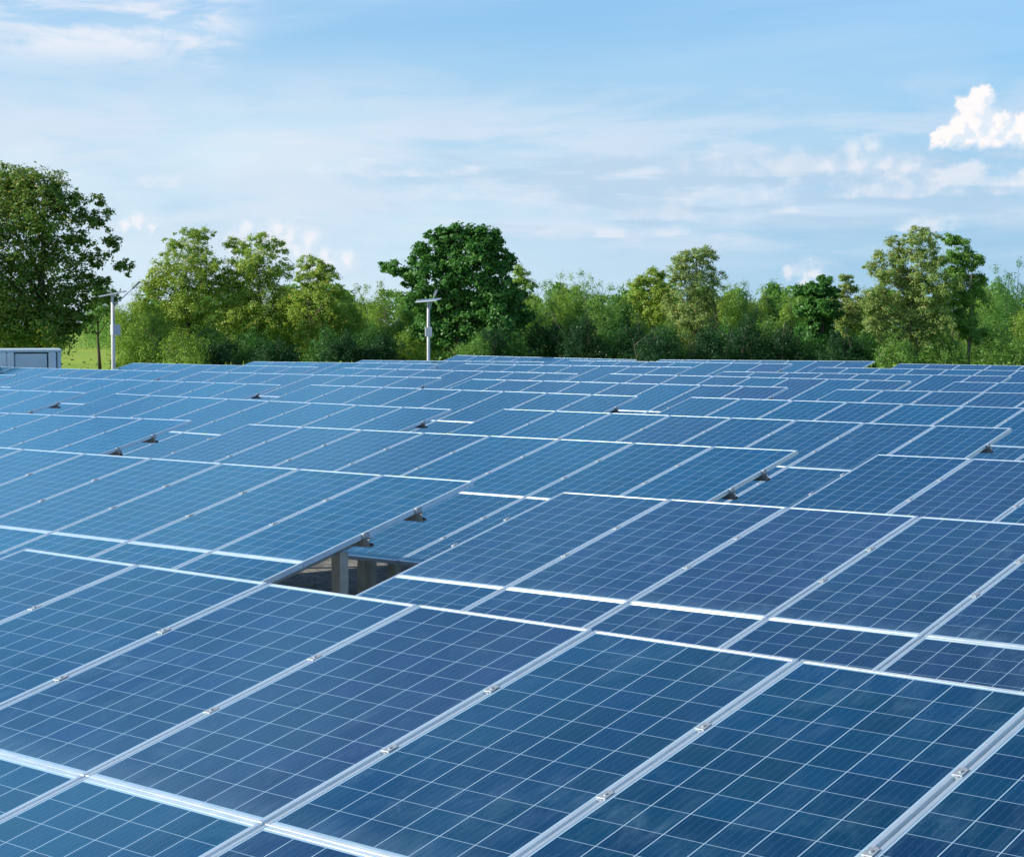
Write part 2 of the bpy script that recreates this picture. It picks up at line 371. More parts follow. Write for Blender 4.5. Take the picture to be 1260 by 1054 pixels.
# ------------------------------------------------------------------ solar table meshes (surface space: x along the row, y up the slope, z out of the glass)
def panel_mesh():
    bm = bmesh.new()
    x0, x1, y0, y1, zt, zb = FRW-0.002, MW-FRW+0.002, FRS-0.002, ML-FRS+0.002, -0.0015, -0.006
    t = [bm.verts.new(p) for p in ((x0, y0, zt), (x1, y0, zt), (x1, y1, zt), (x0, y1, zt))]
    b = [bm.verts.new(p) for p in ((x0, y0, zb), (x1, y0, zb), (x1, y1, zb), (x0, y1, zb))]
    bm.faces.new(t); bm.faces.new(b[::-1])
    for i in range(4): bm.faces.new((t[i], b[i], b[(i+1) % 4], t[(i+1) % 4]))
    uvl = bm.loops.layers.uv.new('metres')
    for f in bm.faces:
        for l in f.loops: l[uvl].uv = (l.vert.co.x, l.vert.co.y)
    bmesh.ops.recalc_face_normals(bm, faces=bm.faces[:])
    me = bpy.data.meshes.new('solar_panel'); bm.to_mesh(me); bm.free(); me.materials.append(M_panel)
    return me
def frame_mesh():
    bm = bmesh.new(); uvl = bm.loops.layers.uv.new('grain')
    def bar(lo, hi, axis, bev=0.0012):
        r = bmesh.ops.create_cube(bm, size=1.0)
        for v in r['verts']:
            v.co = Vector([v.co[i]*(hi[i]-lo[i])+(hi[i]+lo[i])/2 for i in range(3)])
        es = list({e for v in r['verts'] for e in v.link_edges})
        bmesh.ops.bevel(bm, geom=es, offset=bev, segments=1, affect='EDGES')
        return axis
    D = 0.040
    parts = [((0, 0, -D), (FRW, ML, 0.0), 1), ((MW-FRW, 0, -D), (MW, ML, 0.0), 1),
             ((FRW, 0, -D), (MW-FRW, FRS, -0.0006), 0), ((FRW, ML-FRS, -D), (MW-FRW, ML, -0.0006), 0)]
    for lo, hi, ax in parts:
        n0 = len(bm.faces); bar(lo, hi, ax); bm.faces.ensure_lookup_table()
        for f in bm.faces:
            if all(l[uvl].uv.length == 0 for l in f.loops) :
                c = f.calc_center_median()
                if lo[0]-1e-4 <= c.x <= hi[0]+1e-4 and lo[1]-1e-4 <= c.y <= hi[1]+1e-4:
                    for l in f.loops:
                        co = l.vert.co
                        l[uvl].uv = (co.x+co.z*0.37+2, co.y+1) if ax == 1 else (co.y+co.z*0.37+2, co.x+1)
    me = bpy.data.meshes.new('panel_frame'); bm.to_mesh(me); bm.free(); me.materials.append(M_frame)
    return me
def clamp_mesh(end=False):
    b = MB()
    if end: b.box((-0.012, -0.03, -0.038), (0.010, 0.03, 0.0045), 0.002)
    else:   b.box((-0.019, -0.028, 0.0008), (0.019, 0.028, 0.0040), 0.0012); b.box((-0.008, -0.035, -0.035), (0.008, 0.035, 0.003))
    b.tube([(0.0, 0, 0.0035), (0.0, 0, 0.0085)], 0.0065, 6)
    return b.mesh('clamp', M_clamp)
CV = [0.675, 1.27, LM+0.66, LM+1.26]                         # purlins, metres down the slope from the top edge
TL = 8*W-GAPW                                               # table length
def purlin_mesh(mat):
    b = MB(); t = 0.003; h = 0.064; w = 0.045
    x0, x1 = -0.05, TL+0.055
    b.box((x0, -w/2, -0.041-t), (x1, w/2, -0.0412)); b.box((x0, -w/2, -0.041-h), (x1, -w/2+t, -0.041-t-0.0001))
    b.box((x0, -w/2+t+0.0001, -0.041-h), (x1, w/2, -0.041-h+t)); b.box((x0, w/2-t, -0.041-h+t+0.0001), (x1, w/2, -0.041-h+0.02))
    return b.mesh('purlin', mat)
def rafter_mesh():
    b = MB(); b.box((-0.025, -3.35, -0.150), (0.025, -1.05, -0.1075), 0.003); return b.mesh('rafter', M_galv)
def post_mesh(h):
    b = MB(); a = 0.045; t = 0.004                            # a channel, open to the north
    b.box((-a, -a, -h), (a, -a+t, 0)); b.box((-a, -a+t+0.0002, -h), (-a+t, a, 0)); b.box((a-t, -a+t+0.0002, -h), (a, a, 0))
    return b.mesh('post', M_post)
PM, FM, CM, CE = panel_mesh(), frame_mesh(), clamp_mesh(), clamp_mesh(True)
PUM, PUR, RAM = purlin_mesh(M_galv), purlin_mesh(M_rust), rafter_mesh()
POR, POF = post_mesh(1.45), post_mesh(1.05)
TILT, PITCHY = R(13.789), 5.002

# how violet and how cyan the cells of a module are, where the photograph shows it plainly: (column, 0 upper or 1 lower)
TINT = {(1, 0): {(0, 0): (.5, 0), (1, 0): (.35, .1), (2, 0): (.55, 0), (3, 0): (.85, 0), (4, 0): (.25, .25), (5, 0): (.0, .25), (6, 0): (.05, .15), (7, 0): (.2, 0),
                 (2, 1): (.2, .3), (3, 1): (.15, .4), (4, 1): (.5, 0), (5, 1): (.2, .1)},
        (2, 0): {(0, 0): (.55, 0), (1, 0): (.75, 0), (2, 0): (.85, 0), (3, 0): (.6, 0), (4, 0): (.5, 0), (0, 1): (.45, 0), (1, 1): (.7, 0), (2, 1): (.6, 0), (3, 1): (.5, 0)},
        (2, -9): {(7, 0): (.1, .45), (6, 0): (.2, .35), (5, 0): (.35, .15), (4, 0): (.45, .1), (3, 0): (.4, .1), (7, 1): (.3, .1), (6, 1): (.2, .3)},
        (3, -18): {(7, 0): (.0, 1.0), (6, 0): (.3, .2)}, (6, -18): {(0, 0): (.1, .6), (5, 0): (.0, .9)}, (6, -9): {(0, 0): (0, .9), (1, 0): (.2, .4)}}
def solar_table(row, x0, dy, z0, slope, yaw, dt, label, group):
    t = empty('solar_table', (x0 + TL/2, PITCHY*(row-1) + dy + 0.5*TL*yaw - LM*math.cos(TILT), 0.0), yaw)
    tag(t, label, 'solar panels', group)
    S = Matrix.Translation((-TL/2, LM*math.cos(TILT), z0 + H0)) @ Matrix.Rotation(-slope, 4, 'Y') @ Matrix.Rotation(TILT+dt, 4, 'X')
    def put(name, me, x, y, z=0.0, parent=t):
        o = link(name, me, parent); o.matrix_local = S @ Matrix.Translation((x, y, z)); return o
    rg = random.Random(row*31 + int(x0*7))
    for i in range(8):
        for j in range(2):
            p = put('solar_panel', PM, i*W + rg.uniform(-.0015, .0015), -(j*LM) - ML, rg.uniform(-.002, .002))
            f = link('panel_frame', FM, p)
            tint = TINT.get((row, round(x0)), {}).get((i, j))
            if tint is None: tint = (min(1, max(0, rg.gauss(0.45, 0.28))), rg.choice((0.0, 0.0, 0.0, 0.0, 0.15, 0.5, 0.8)) if rg.random() < 0.6 else 0.0)
            if x0 < -8 and row in (2, 3, 4, 5): tint = (tint[0]*0.8, min(1, tint[1] + 0.22 + 0.25*rg.random()))  # hazy teal reflection on the western tables, painted into the cell tint
            p.color = (tint[0], tint[1], 0, 1)
    for k, v in enumerate(CV):
        put('purlin', PUM, 0, -v)
        for i in range(9):
            if i in (0, 8): put('clamp', CE, -0.010 if i == 0 else TL+0.010, -v)
            else: put('clamp', CM, i*W - GAPW/2, -v)
    for u in (0.25, 2.90, 3.23, 4.85, 5.18, 7.84):
        put('rafter', RAM, u, 0)
        for me, v in ((POR, 1.33), (POF, 2.95)):
            q = S @ Vector((u, -v, -0.148))
            o = link('post', me, t); o.location = q + Vector((0.0, 0.0, 0.0))
    return t

TABLES = {
 '1b': (1, 0.0, 0.0144, 0.0, -0.0081, -0.0088, -0.0064), '2b': (2, -0.0539, -0.0344, -0.0253, 0.0039, -0.0081, -0.0023),
 '2a': (2, -9.0476, 0.0441, 0.0039, 0.0006, -0.0107, 0.0079), '3a': (3, -18.266, -0.0492, -0.0532, 0.0062, -0.004, 0),
 '3b': (3, -9.0404, -0.0982, -0.0111, 0.0006, 0.0066, -0.0022), '3c': (3, -0.1373, 0.0588, -0.012, 0.0039, -0.0035, 0),
 '4a': (4, -27.186, 0.039, 0.0091, 0.0008, -0.0025, 0), '4b': (4, -18.177, -0.0364, 0.0215, -0.0063, 0.0034, -0.0063),
 '4c': (4, -9.1189, 0.047, 0.0028, -0.0004, -0.0015, 0.0025), '5a': (5, -36.378, -0.0069, 0.0761, 0, -0.0003, 0),
 '5b': (5, -27.314, 0.0318, 0.049, -0.0015, -0.0041, 0), '5c': (5, -18.285, -0.0625, 0.0578, -0.0041, 0.004, 0.0033),
 '5d': (5, -9.2243, 0.1266, 0.0286, -0.0023, -0.008, 0), '6a': (6, -36.458, 0.0151, 0.0713, -0.0007, -0.0057, 0),
 '6b': (6, -27.386, -0.0469, 0.0722, -0.0006, 0.0082, 0), '6c': (6, -18.336, -0.0699, 0.0612, -0.0019, 0.009, 0.0035),
 '6d': (6, -9.2354, 0.0521, 0.0286, 0.0043, -0.0037, 0), '7b': (7, -36.467, -0.0056, 0.1019, -0.001, -0.0016, 0),
 '7c': (7, -27.385, -0.0331, 0.088, -0.0032, 0.0061, 0), '7d': (7, -18.334, -0.0112, 0.0777, -0.003, 0.0004, 0),
 '7e': (7, -9.2586, 0.0145, 0.0575, 0.0026, -0.001, 0), '8b': (8, -36.507, -0.0323, 0.0718, 0.004, 0.0045, 0),
 '8c': (8, -27.428, 0.0036, 0.1146, 0.0024, 0.0006, 0), '8d': (8, -18.373, 0.0162, 0.0355, 0.0019, -0.0013, 0),
 '9b': (9, -36.484, -0.0387, 0.0408, 0.0059, 0.0043, 0), '9c': (9, -27.387, 0.0112, 0.146, -0.0003, 0.0057, 0),
 '9d': (9, -18.482, 0.0262, 0.0566, 0, -0.0062, 0), '10b': (10, -36.530, -0.0165, 0.1504, -0.0085, 0.0033, 0),
 '10c': (10, -27.491, 0.0232, 0.095, 0.0058, -0.0001, 0), '10d': (10, -18.566, 0.0177, 0.0789, -0.002, -0.0048, 0),
}
ORD = ['', 'first', 'second', 'third', 'fourth', 'fifth', 'sixth', 'seventh', 'eighth', 'ninth', 'last']
def table_labels():
    L = {'1b': 'nearest and largest solar table, its blue panels filling the bottom of the view',
         '2a': 'solar table with purlin ends sticking out over the gap that shows soil and posts',
         '2b': 'solar table in the second row, just right of the gap that shows soil'}
    rows = {}
    for n in TABLES: rows.setdefault(TABLES[n][0], []).append(n)
    for r, ns in rows.items():
        if r < 3: continue
        place = {2: ['western', 'eastern'], 3: ['westernmost', 'middle', 'easternmost']}
        for i, n in enumerate(ns):
            side = {3: ['leftmost', 'middle', 'rightmost'], 4: ['leftmost', 'second from the left', 'third from the left', 'rightmost']}[len(ns)][i]
            if len(ns) == 4 and 0 < i < 3:
                L[n] = 'solar table in the %s row from the front, %s of four' % (ORD[r], side)
            else:
                L[n] = '%s solar table in the %s row%s' % (side, ORD[r], ' in front of the trees' if r == 10 else ' from the front')
    return L
TLAB = table_labels()
for n, a in TABLES.items():
    solar_table(*a, TLAB[n], 'rows of solar tables')

# ------------------------------------------------------------------ street lamps
M_white = simple('white_painted_steel', (0.72, 0.74, 0.75), 0.4, 0.0, 0.06, 3.0)
M_greybox = simple('grey_enamel', (0.52, 0.56, 0.60), 0.45, 0.0, 0.06, 5.0)
M_dark = simple('dark_housing', (0.05, 0.055, 0.06), 0.5, 0.0, 0.1, 5.0)
def street_lamp(px, d, rz, arm_ang, panel_ang, psize, tilts, label):
    g = ground_at(px, d); t = empty('street_lamp', g, rz)
    tag(t, label, 'street lamp', 'solar street lamps behind the field')
    H = 3.80; A = Matrix.Rotation(arm_ang, 4, 'Z'); a, b = psize[0]/2, psize[1]/2
    link('pole', MB().tube([(0, 0, 0), (0, 0, 2.6), (0, 0, H)], [0.058, 0.054, 0.048], 14).mesh('pole', M_white, True), t)
    link('base_plate', MB().box((-0.14, -0.14, 0.0), (0.14, 0.14, 0.025), 0.003).mesh('base_plate', M_white), t)
    bx = link('battery_box', MB().box((-0.12, -0.23, 2.60), (0.12, -0.068, 2.93), 0.012).mesh('battery_box', M_greybox), t)
    link('bracket', MB().tube([(0, 0, 2.68), (0, 0, 2.71)], 0.066, 14).tube([(0, 0, 2.83), (0, 0, 2.86)], 0.066, 14).mesh('bracket', M_white), bx)
    link('conduit', MB().tube([(0, -0.075, 2.93), (0, -0.066, 3.2), (0.02, -0.062, H-0.05)], 0.012, 6).mesh('conduit', M_dark, True), t)
    rot = Matrix.Translation((0, 0, H+0.06)) @ Matrix.Rotation(panel_ang, 4, 'Z') @ Matrix.Rotation(tilts[1], 4, 'Y') @ Matrix.Rotation(tilts[0], 4, 'X')
    link('panel_mount', MB().box((-0.05, -0.05, H), (0.05, 0.05, H+0.033)).mesh('panel_mount', M_white), t)
    sp = link('solar_panel', MB().box((-a+.02, -b+.02, 0.012), (a-.02, b-.02, 0.016), mat=rot).mesh('solar_panel', M_lamp_cell), t)
    link('panel_frame', MB().box((-a, -b, -0.022), (a, -b+.019, 0.018), mat=rot).box((-a, b-.019, -0.022), (a, b, 0.018), mat=rot)
         .box((-a, -b+.0195, -0.022), (-a+.019, b-.0195, 0.018), mat=rot).box((a-.019, -b+.0195, -0.022), (a, b-.0195, 0.018), mat=rot)
         .box((-a+.02, -b+.02, 0.002), (a-.02, b-.02, 0.0115), mat=rot).mesh('panel_frame', M_white), sp)
    arm = link('lamp_arm', MB().tube([A @ Vector(p) for p in ((0.04, 0, H-0.30), (0.10, 0, H-0.24), (0.58, 0, H+0.24))], [0.017, 0.017, 0.015], 8).mesh('lamp_arm', M_greybox, True), t)
    hd = A @ Matrix.Translation((0.58, 0, H+0.24)) @ Matrix.Rotation(R(-46), 4, 'Y')
    link('lamp_head', MB().box((-0.03, -0.055, -0.02), (0.26, 0.055, 0.02), 0.010, mat=hd).mesh('lamp_head', M_head), t)
    return t
M_lamp_cell = simple('lamp_panel_cells', (0.03, 0.06, 0.14), 0.15, 0.0, 0.2, 5.0)
M_head = simple('lamp_housing', (0.16, 0.19, 0.21), 0.5, 0.2, 0.1, 5.0)
L0 = street_lamp(140.5, 58.5, YAW + R(38), R(-38), R(-38), (0.68, 0.60), (R(3), R(-12)), 'tall white solar street lamp with arm, beside the grass opening and pale cabinet')
street_lamp(527.5, 65.0, YAW + R(4), R(66), R(-20), (0.76, 0.60), (R(7), R(-4)), 'white solar street lamp standing before the round dark green tree')
L0.scale = (1.12, 1.12, 1.03)

# ------------------------------------------------------------------ pale cabinet behind the rows
M_cab = simple('pale_blue_paint', (0.58, 0.72, 0.79), 0.5, 0.0, 0.06, 2.0)
M_cab2 = simple('pale_blue_light', (0.70, 0.82, 0.87), 0.45, 0.0, 0.05, 2.0)
M_seam = simple('dark_seam', (0.035, 0.05, 0.06), 0.7, 0.0, 0.1, 4.0)
def cabinet():
    d = 54.0; g = ground_at(76.5, d); t = empty('equipment_cabinet', g, YAW + R(15.5))
    tag(t, 'pale blue grey equipment cabinet with ribbed front, rising behind the solar tables', 'cabinet')
    top = at(38, 429.3, d).z; Wd = 6.0; s = d/FPX
    link('body', MB().box((-Wd, 0.06, 0.12), (0, 2.4, top-0.09), 0.01).mesh('body', M_cab), t)
    link('roof', MB().box((-Wd-0.02, -0.03, top-0.089), (0.02, 2.43, top), 0.02).mesh('roof', M_cab), t)
    link('plinth', MB().box((-Wd, 0.03, 0.0), (-0.0, 2.4, 0.119)).mesh('plinth', M_seam), t)
    link('back_seam', MB().box((-Wd+0.05, 0.045, 0.125), (-0.05, 0.0595, top-0.0905)).mesh('back_seam', M_seam), t)
    def X(px): return (px-76.5)*s
    def part(name, m, a, b, y0, y1, zt=0.12, bev=0.012):
        link(name, MB().box((X(a), y0, 0.13), (X(b), y1, top-zt), bev).mesh(name, m), t)
    k = 0.0
    for rep in range(5):
        o = -58.5*rep*1.0
        if rep == 0: part('corner_panel', M_cab, 71.8, 76.4, 0.0, 0.06, 0.0905)
        part('column', M_cab2, 61.3+o, 70.4+o, -0.05, 0.06, 0.0905, 0.03)
        part('door_panel', M_cab, 21.6+o, 59.6+o, 0.01, 0.06, 0.13)
        part('column', M_cab2, 12.2+o, 20.8+o, -0.05, 0.06, 0.0905, 0.03)
        part('narrow_panel', M_cab, 4.8+o, 11.0+o, 0.02, 0.06, 0.13)
cabinet()

# ------------------------------------------------------------------ vegetation
def leaf_material(name, a, b, dry=None, dryf=0.0, trans=0.38):
    m, N, out = material(name)
    rnd = N.node('ShaderNodeNewGeometry').outputs['Random Per Island']
    tc = N.node('ShaderNodeTexCoord').outputs['Object']
    n = N.noise(tc, 0.55, 3, 0.6)
    c = N.mix(N.m('ADD', N.m('MULTIPLY', rnd, 0.6), N.m('MULTIPLY', N.step(n, 0.3, 0.7), 0.4)), (*a, 1), (*b, 1))
    if dry:
        c = N.mix(N.m('MULTIPLY', N.m('GREATER_THAN', rnd, 1-dryf), 1.0), c, (*dry, 1))
    df = N.node('ShaderNodeBsdfDiffuse'); N.put(df.inputs[0], c)
    tr = N.node('ShaderNodeBsdfTranslucent')
    hs = N.node('ShaderNodeHueSaturation'); N.put(hs.inputs['Color'], c); hs.inputs['Value'].default_value = 1.3; hs.inputs['Hue'].default_value = 0.49
    N.put(tr.inputs[0], hs.outputs[0])
    gl = N.node('ShaderNodeBsdfGlossy'); gl.inputs['Roughness'].default_value = 0.45; gl.inputs[0].default_value = (0.75, 0.85, 0.8, 1)
    mx = N.node('ShaderNodeMixShader'); mx.inputs[0].default_value = trans
    N.l.new(df.outputs[0], mx.inputs[1]); N.l.new(tr.outputs[0], mx.inputs[2])
    m2 = N.node('ShaderNodeMixShader'); m2.inputs[0].default_value = 0.025
    N.l.new(mx.outputs[0], m2.inputs[1]); N.l.new(gl.outputs[0], m2.inputs[2])
    N.l.new(m2.outputs[0], out.inputs[0])
    return m
LEAF = {
 'dark':  leaf_material('dark_leaves', (0.042, 0.162, 0.037), (0.120, 0.303, 0.056)),
 'mid':   leaf_material('mid_leaves', (0.094, 0.240, 0.048), (0.228, 0.415, 0.081)),
 'lush':  leaf_material('lush_leaves', (0.161, 0.310, 0.041), (0.333, 0.494, 0.081)),
 'olive': leaf_material('olive_leaves', (0.187, 0.346, 0.050), (0.380, 0.512, 0.085), (0.525, 0.456, 0.097), 0.08),
 'grey':  leaf_material('grey_green_leaves', (0.183, 0.303, 0.087), (0.366, 0.479, 0.147), (0.479, 0.422, 0.141), 0.08),
 'big':   leaf_material('broad_leaves', (0.064, 0.166, 0.034), (0.215, 0.320, 0.056), (0.354, 0.310, 0.062), 0.08),
 'grass': leaf_material('grass_blades', (0.253, 0.418, 0.030), (0.414, 0.550, 0.050)),
 'deep':  leaf_material('deep_green_leaves', (0.017, 0.071, 0.026), (0.042, 0.127, 0.040)),
}
M_bark = simple('grey_bark', (0.17, 0.145, 0.115), 0.9, 0.0, 0.3, 3.0, 0.6)
M_bark_dark = simple('dark_bark', (0.075, 0.06, 0.048), 0.9, 0.0, 0.3, 3.0, 0.6)

def leaf_mesh(name, P, Nn, size, mat, rng, aspect=0.42, droop=0.25):
    n = len(P)
    ax = rng.normal(size=(n, 3)); ax[:, 2] = ax[:, 2]*0.6 - droop
    ax -= (ax*Nn).sum(1, keepdims=True)*Nn
    ax /= np.linalg.norm(ax, axis=1, keepdims=True) + 1e-9
    bx = np.cross(Nn, ax)
    L = (size*rng.uniform(0.6, 1.35, n))[:, None]
    Wd = L*aspect
    V = np.empty((n, 4, 3))
    V[:, 0] = P - ax*L*0.5; V[:, 1] = P + bx*Wd*0.5 - ax*L*0.05; V[:, 2] = P + ax*L*0.5; V[:, 3] = P - bx*Wd*0.5 - ax*L*0.05
    me = bpy.data.meshes.new(name)
    me.vertices.add(4*n); me.vertices.foreach_set('co', V.reshape(-1).astype(np.float32))
    me.loops.add(4*n); me.loops.foreach_set('vertex_index', np.arange(4*n, dtype=np.int32))
    me.polygons.add(n); me.polygons.foreach_set('loop_start', np.arange(0, 4*n, 4, dtype=np.int32))
    me.update(calc_edges=True); me.materials.append(mat)
    return me
def leaf_points(clumps, n_leaf, rng, fine=1.0, flat=0.7):
    """clumps: (x, y, z, r). Each clump is a shell of sprigs, each sprig a tuft of leaves."""
    cl = np.array(clumps, float); w = cl[:, 3]**2; w /= w.sum()
    Ps, Ns = [], []
    for c, ww in zip(cl, w):
        k = max(40, int(n_leaf*ww)); r = c[3]
        ns = max(14, int(46*fine*(r**1.5)))
        dr = rng.normal(size=(ns, 3)); dr[:, 2] += 0.35; dr /= np.linalg.norm(dr, axis=1, keepdims=True)
        rr = r*rng.uniform(0.05, 1.15, ns)**0.5; far = rng.uniform(0, 1, ns) < 0.16; rr[far] *= rng.uniform(1.0, 1.28, far.sum())
        sc = dr*rr[:, None]; sc[:, 2] *= 0.85
        sr = np.clip(r*rng.uniform(0.16, 0.36, ns), 0.16, 0.55); sr[far] *= 0.6
        j = rng.integers(0, ns, k)
        off = rng.normal(size=(k, 3))*0.55; off[:, 2] *= flat
        p = c[:3] + sc[j] + off*sr[j][:, None]
        nn = off*0.5 + dr[j]*0.5 + rng.normal(size=(k, 3))*0.55; nn[:, 2] += 0.5
        nn /= np.linalg.norm(nn, axis=1, keepdims=True)
        Ps.append(p); Ns.append(nn)
    P = np.concatenate(Ps); Nn = np.concatenate(Ns)
    keep = P[:, 2] > 0.05
    return P[keep], Nn[keep]
def trunk_mesh(clumps, height, r0, rng, mat, stems=1, lean=0.0):
    b = MB()
    cl = sorted(clumps, key=lambda c: -c[3])
    for s in range(stems):
        bx = rng.uniform(-0.5, 0.5)*(stems > 1)*1.2; by = rng.uniform(-0.5, 0.5)*(stems > 1)
        tx = bx*1.8 + rng.uniform(-0.3, 0.3) + lean; ty = by*1.5
        hs = height*rng.uniform(0.72, 0.9)
        pts = [Vector((bx, by, -0.1))]
        for q in (0.25, 0.5, 0.75, 1.0):
            pts.append(Vector((bx+(tx-bx)*q + rng.uniform(-1, 1)*0.02*height*q, by+(ty-by)*q + rng.uniform(-1, 1)*0.02*height*q, hs*q)))
        rad = [r0*0.95, r0*0.70, r0*0.50, r0*0.30, r0*0.08]
        b.tube(pts, rad, 7)
        for c in cl[s::stems][:12]:
            e = Vector(c[:3]); q = min(0.86, max(0.22, (e.z-c[3]*0.9)/hs*0.8))
            i = min(3, int(q*4)); f = q*4-i; st = pts[i].lerp(pts[i+1], f)
            mid = st.lerp(e, 0.5) + Vector((rng.uniform(-.2, .2), rng.uniform(-.2, .2), rng.uniform(-0.1, 0.5)))*c[3]*0.5
            rb = r0*(1-q)*0.45 + 0.012
            b.tube([st, mid, e, e + Vector((rng.uniform(-.4, .4), rng.uniform(-.4, .4), 0.55))*c[3]], [rb, rb*0.7, rb*0.4, 0.008], 5)
    return b.mesh('trunk', mat, True)

def plant(name, label, cat, group, loc, clumps, kind, n_leaf, leaf, r0=0.12, stems=1, seed=1, bark=None, fine=1.0, aspect=0.42, droop=0.25, flat=0.7, rz=YAW, lean=0.0):
    rng = np.random.default_rng(seed)
    t = empty(name, loc, rz); tag(t, label, cat, group)
    h = max(c[2]+c[3]*0.5 for c in clumps)
    P, Nn = leaf_points(clumps, int(n_leaf*2.2), rng, fine, flat)
    link('crown' if name != 'shrub' else 'foliage', leaf_mesh('crown', P, Nn, leaf*0.66, LEAF[kind], rng, aspect, droop), t)
    link('trunk' if name != 'shrub' else 'stems', trunk_mesh(clumps, h, r0, rng, bark or M_bark, stems, lean), t)
    return t
def dup(root, loc, rz, sc, label, group=None):
    c = root.copy(); C.objects.link(c); c.location = loc; c.rotation_euler = (0, 0, rz); c.scale = sc; c['label'] = label
    if group: c['group'] = group
    for ch in list(root.children):
        k = ch.copy(); C.objects.link(k); k.parent = c
    return c

def px_clumps(px0, d, lst, seed, depth=0.7):
    """(px, py, radius in px) of the photograph -> clumps in the tree's own metres: x to the right, z above the ground."""
    rng = random.Random(seed); s = d/FPX; out = []
    for (x, y, r) in lst:
        z = at(x, y, d).z
        out.append(((x-px0)*s, rng.uniform(-1, 1)*depth*r*s*1.2, z, r*s*1.12))
    return out
def tree_px(label, px0, d, lst, kind, n_leaf, leaf, seed, name='tree', cat='tree', group='trees behind the solar field', **kw):
    return plant(name, label, cat, group, ground_at(px0, d), px_clumps(px0, d, lst, seed), kind, n_leaf, leaf, seed=seed, **kw)

# signature trees
tree_px('tallest tree, broad dark crown with sunlit sprays, above the pale cabinet', 45, 92,
        [(60, 238, 28), (30, 234, 28), (8, 230, 26), (88, 258, 22), (122, 276, 15), (104, 272, 12), (127, 246, 8), (136, 262, 6), (137, 304, 15), (152, 330, 12), (60, 275, 32), (15, 275, 36), (98, 300, 19), (112, 322, 14), (55, 325, 36), (5, 330, 40), (100, 350, 20), (125, 348, 10), (30, 375, 42), (80, 380, 30), (-20, 290, 40), (-25, 370, 44), (130, 365, 16), (60, 405, 36), (15, 410, 36), (95, 400, 20)],
        'big', 30000, 0.27, 11, r0=0.35, bark=M_bark_dark, aspect=0.5, lean=0.5)
tree_px('slim young tree with bare dark trunk on the bright grass', 124, 118,
        [(118, 378, 14), (133, 372, 13), (126, 362, 13), (112, 392, 10), (138, 392, 9)], 'mid', 2600, 0.24, 12, r0=0.14, bark=M_bark_dark)
tree_px('olive topped tree with ragged crown, between white lamp arm and twin crowned tree', 232, 98,
        [(235, 292, 13), (252, 292, 12), (215, 302, 12), (240, 315, 20), (215, 330, 20), (262, 330, 18), (235, 350, 26), (205, 355, 18), (262, 365, 22), (232, 385, 26), (195, 340, 10), (190, 360, 16), (275, 345, 14), (225, 410, 26), (258, 405, 24), (200, 395, 22), (180, 380, 14), (238, 432, 26)],
        'olive', 20000, 0.20, 13, r0=0.17)
tree_px('olive green tree with two rounded tops, nearest behind the grass edge', 322, 98,
        [(322, 300, 13), (340, 305, 13), (300, 308, 13), (284, 300, 9), (318, 325, 22), (345, 335, 16), (295, 335, 20), (325, 355, 26), (350, 365, 16), (298, 370, 22), (325, 392, 26), (285, 350, 16), (300, 400, 26), (345, 395, 22), (322, 425, 28), (360, 380, 16), (285, 385, 20)],
        'olive', 20000, 0.20, 14, r0=0.17)
tree_px('narrow olive tree with a notched top, left neighbour of the bushy green trees', 388, 96,
        [(378, 325, 11), (398, 330, 10), (388, 342, 16), (410, 340, 9), (378, 362, 18), (402, 368, 18), (390, 392, 22), (415, 388, 13), (372, 385, 18), (408, 405, 20), (388, 418, 24), (372, 345, 10), (418, 362, 10)],
        'olive', 13000, 0.20, 15, r0=0.14)
tree_px('dark green tree with dense cauliflower crown and one low side branch', 560, 92,
        [(560, 292, 16), (540, 296, 15), (585, 293, 15), (606, 296, 13), (520, 312, 13), (550, 315, 22), (590, 315, 22), (615, 322, 15), (525, 335, 20), (565, 345, 26), (605, 345, 20),
         (487, 331, 9), (475, 330, 7), (499, 337, 8), (510, 350, 12), (628, 365, 18), (600, 378, 26), (560, 380, 26), (530, 375, 18), (640, 390, 16), (615, 408, 24), (570, 415, 26), (530, 408, 20), (505, 372, 10)],
        'dark', 30000, 0.26, 16, r0=0.26, bark=M_bark, aspect=0.6, fine=1.3)
tree_px('thin feathery tree peeping out behind the dark dense tree', 640, 108,
        [(640, 335, 10), (648, 350, 11), (634, 350, 10), (640, 372, 14), (650, 385, 14)], 'lush', 3500, 0.20, 17, r0=0.08)
tree_px('tall round topped light green tree rising from the middle of the thicket', 855, 100,
        [(855, 318, 13), (870, 322, 12), (840, 322, 12), (832, 340, 14), (878, 345, 13), (855, 345, 22), (838, 368, 20), (872, 372, 18), (852, 395, 24), (885, 380, 10), (835, 385, 18), (870, 400, 22), (848, 425, 26), (838, 325, 10), (870, 310, 9)],
        'grey', 13000, 0.20, 18, r0=0.15)
tree_px('yellow green shoulder tree just left of the round topped one', 803, 102,
        [(800, 342, 12), (815, 345, 11), (787, 352, 11), (805, 362, 18), (785, 375, 15), (822, 372, 15), (803, 392, 22)],
        'olive', 8000, 0.20, 19, r0=0.12)
tree_px('very dark small tree with a knob on top, near the pointed pale tree', 1006, 95,
        [(1014, 346, 8), (1000, 362, 13), (986, 358, 8), (1022, 362, 9), (1004, 382, 18), (990, 385, 12), (1022, 385, 12), (1005, 410, 20)],
        'dark', 8000, 0.26, 20, r0=0.12, bark=M_bark_dark, aspect=0.6, fine=1.3)
tree_px('pointed pale green tree between the dark knobbed tree and the big feathery tree', 1040, 97,
        [(1037, 345, 8), (1042, 358, 11), (1034, 372, 13), (1048, 378, 14), (1038, 398, 18), (1055, 400, 12)],
        'grey', 6000, 0.20, 21, r0=0.10)
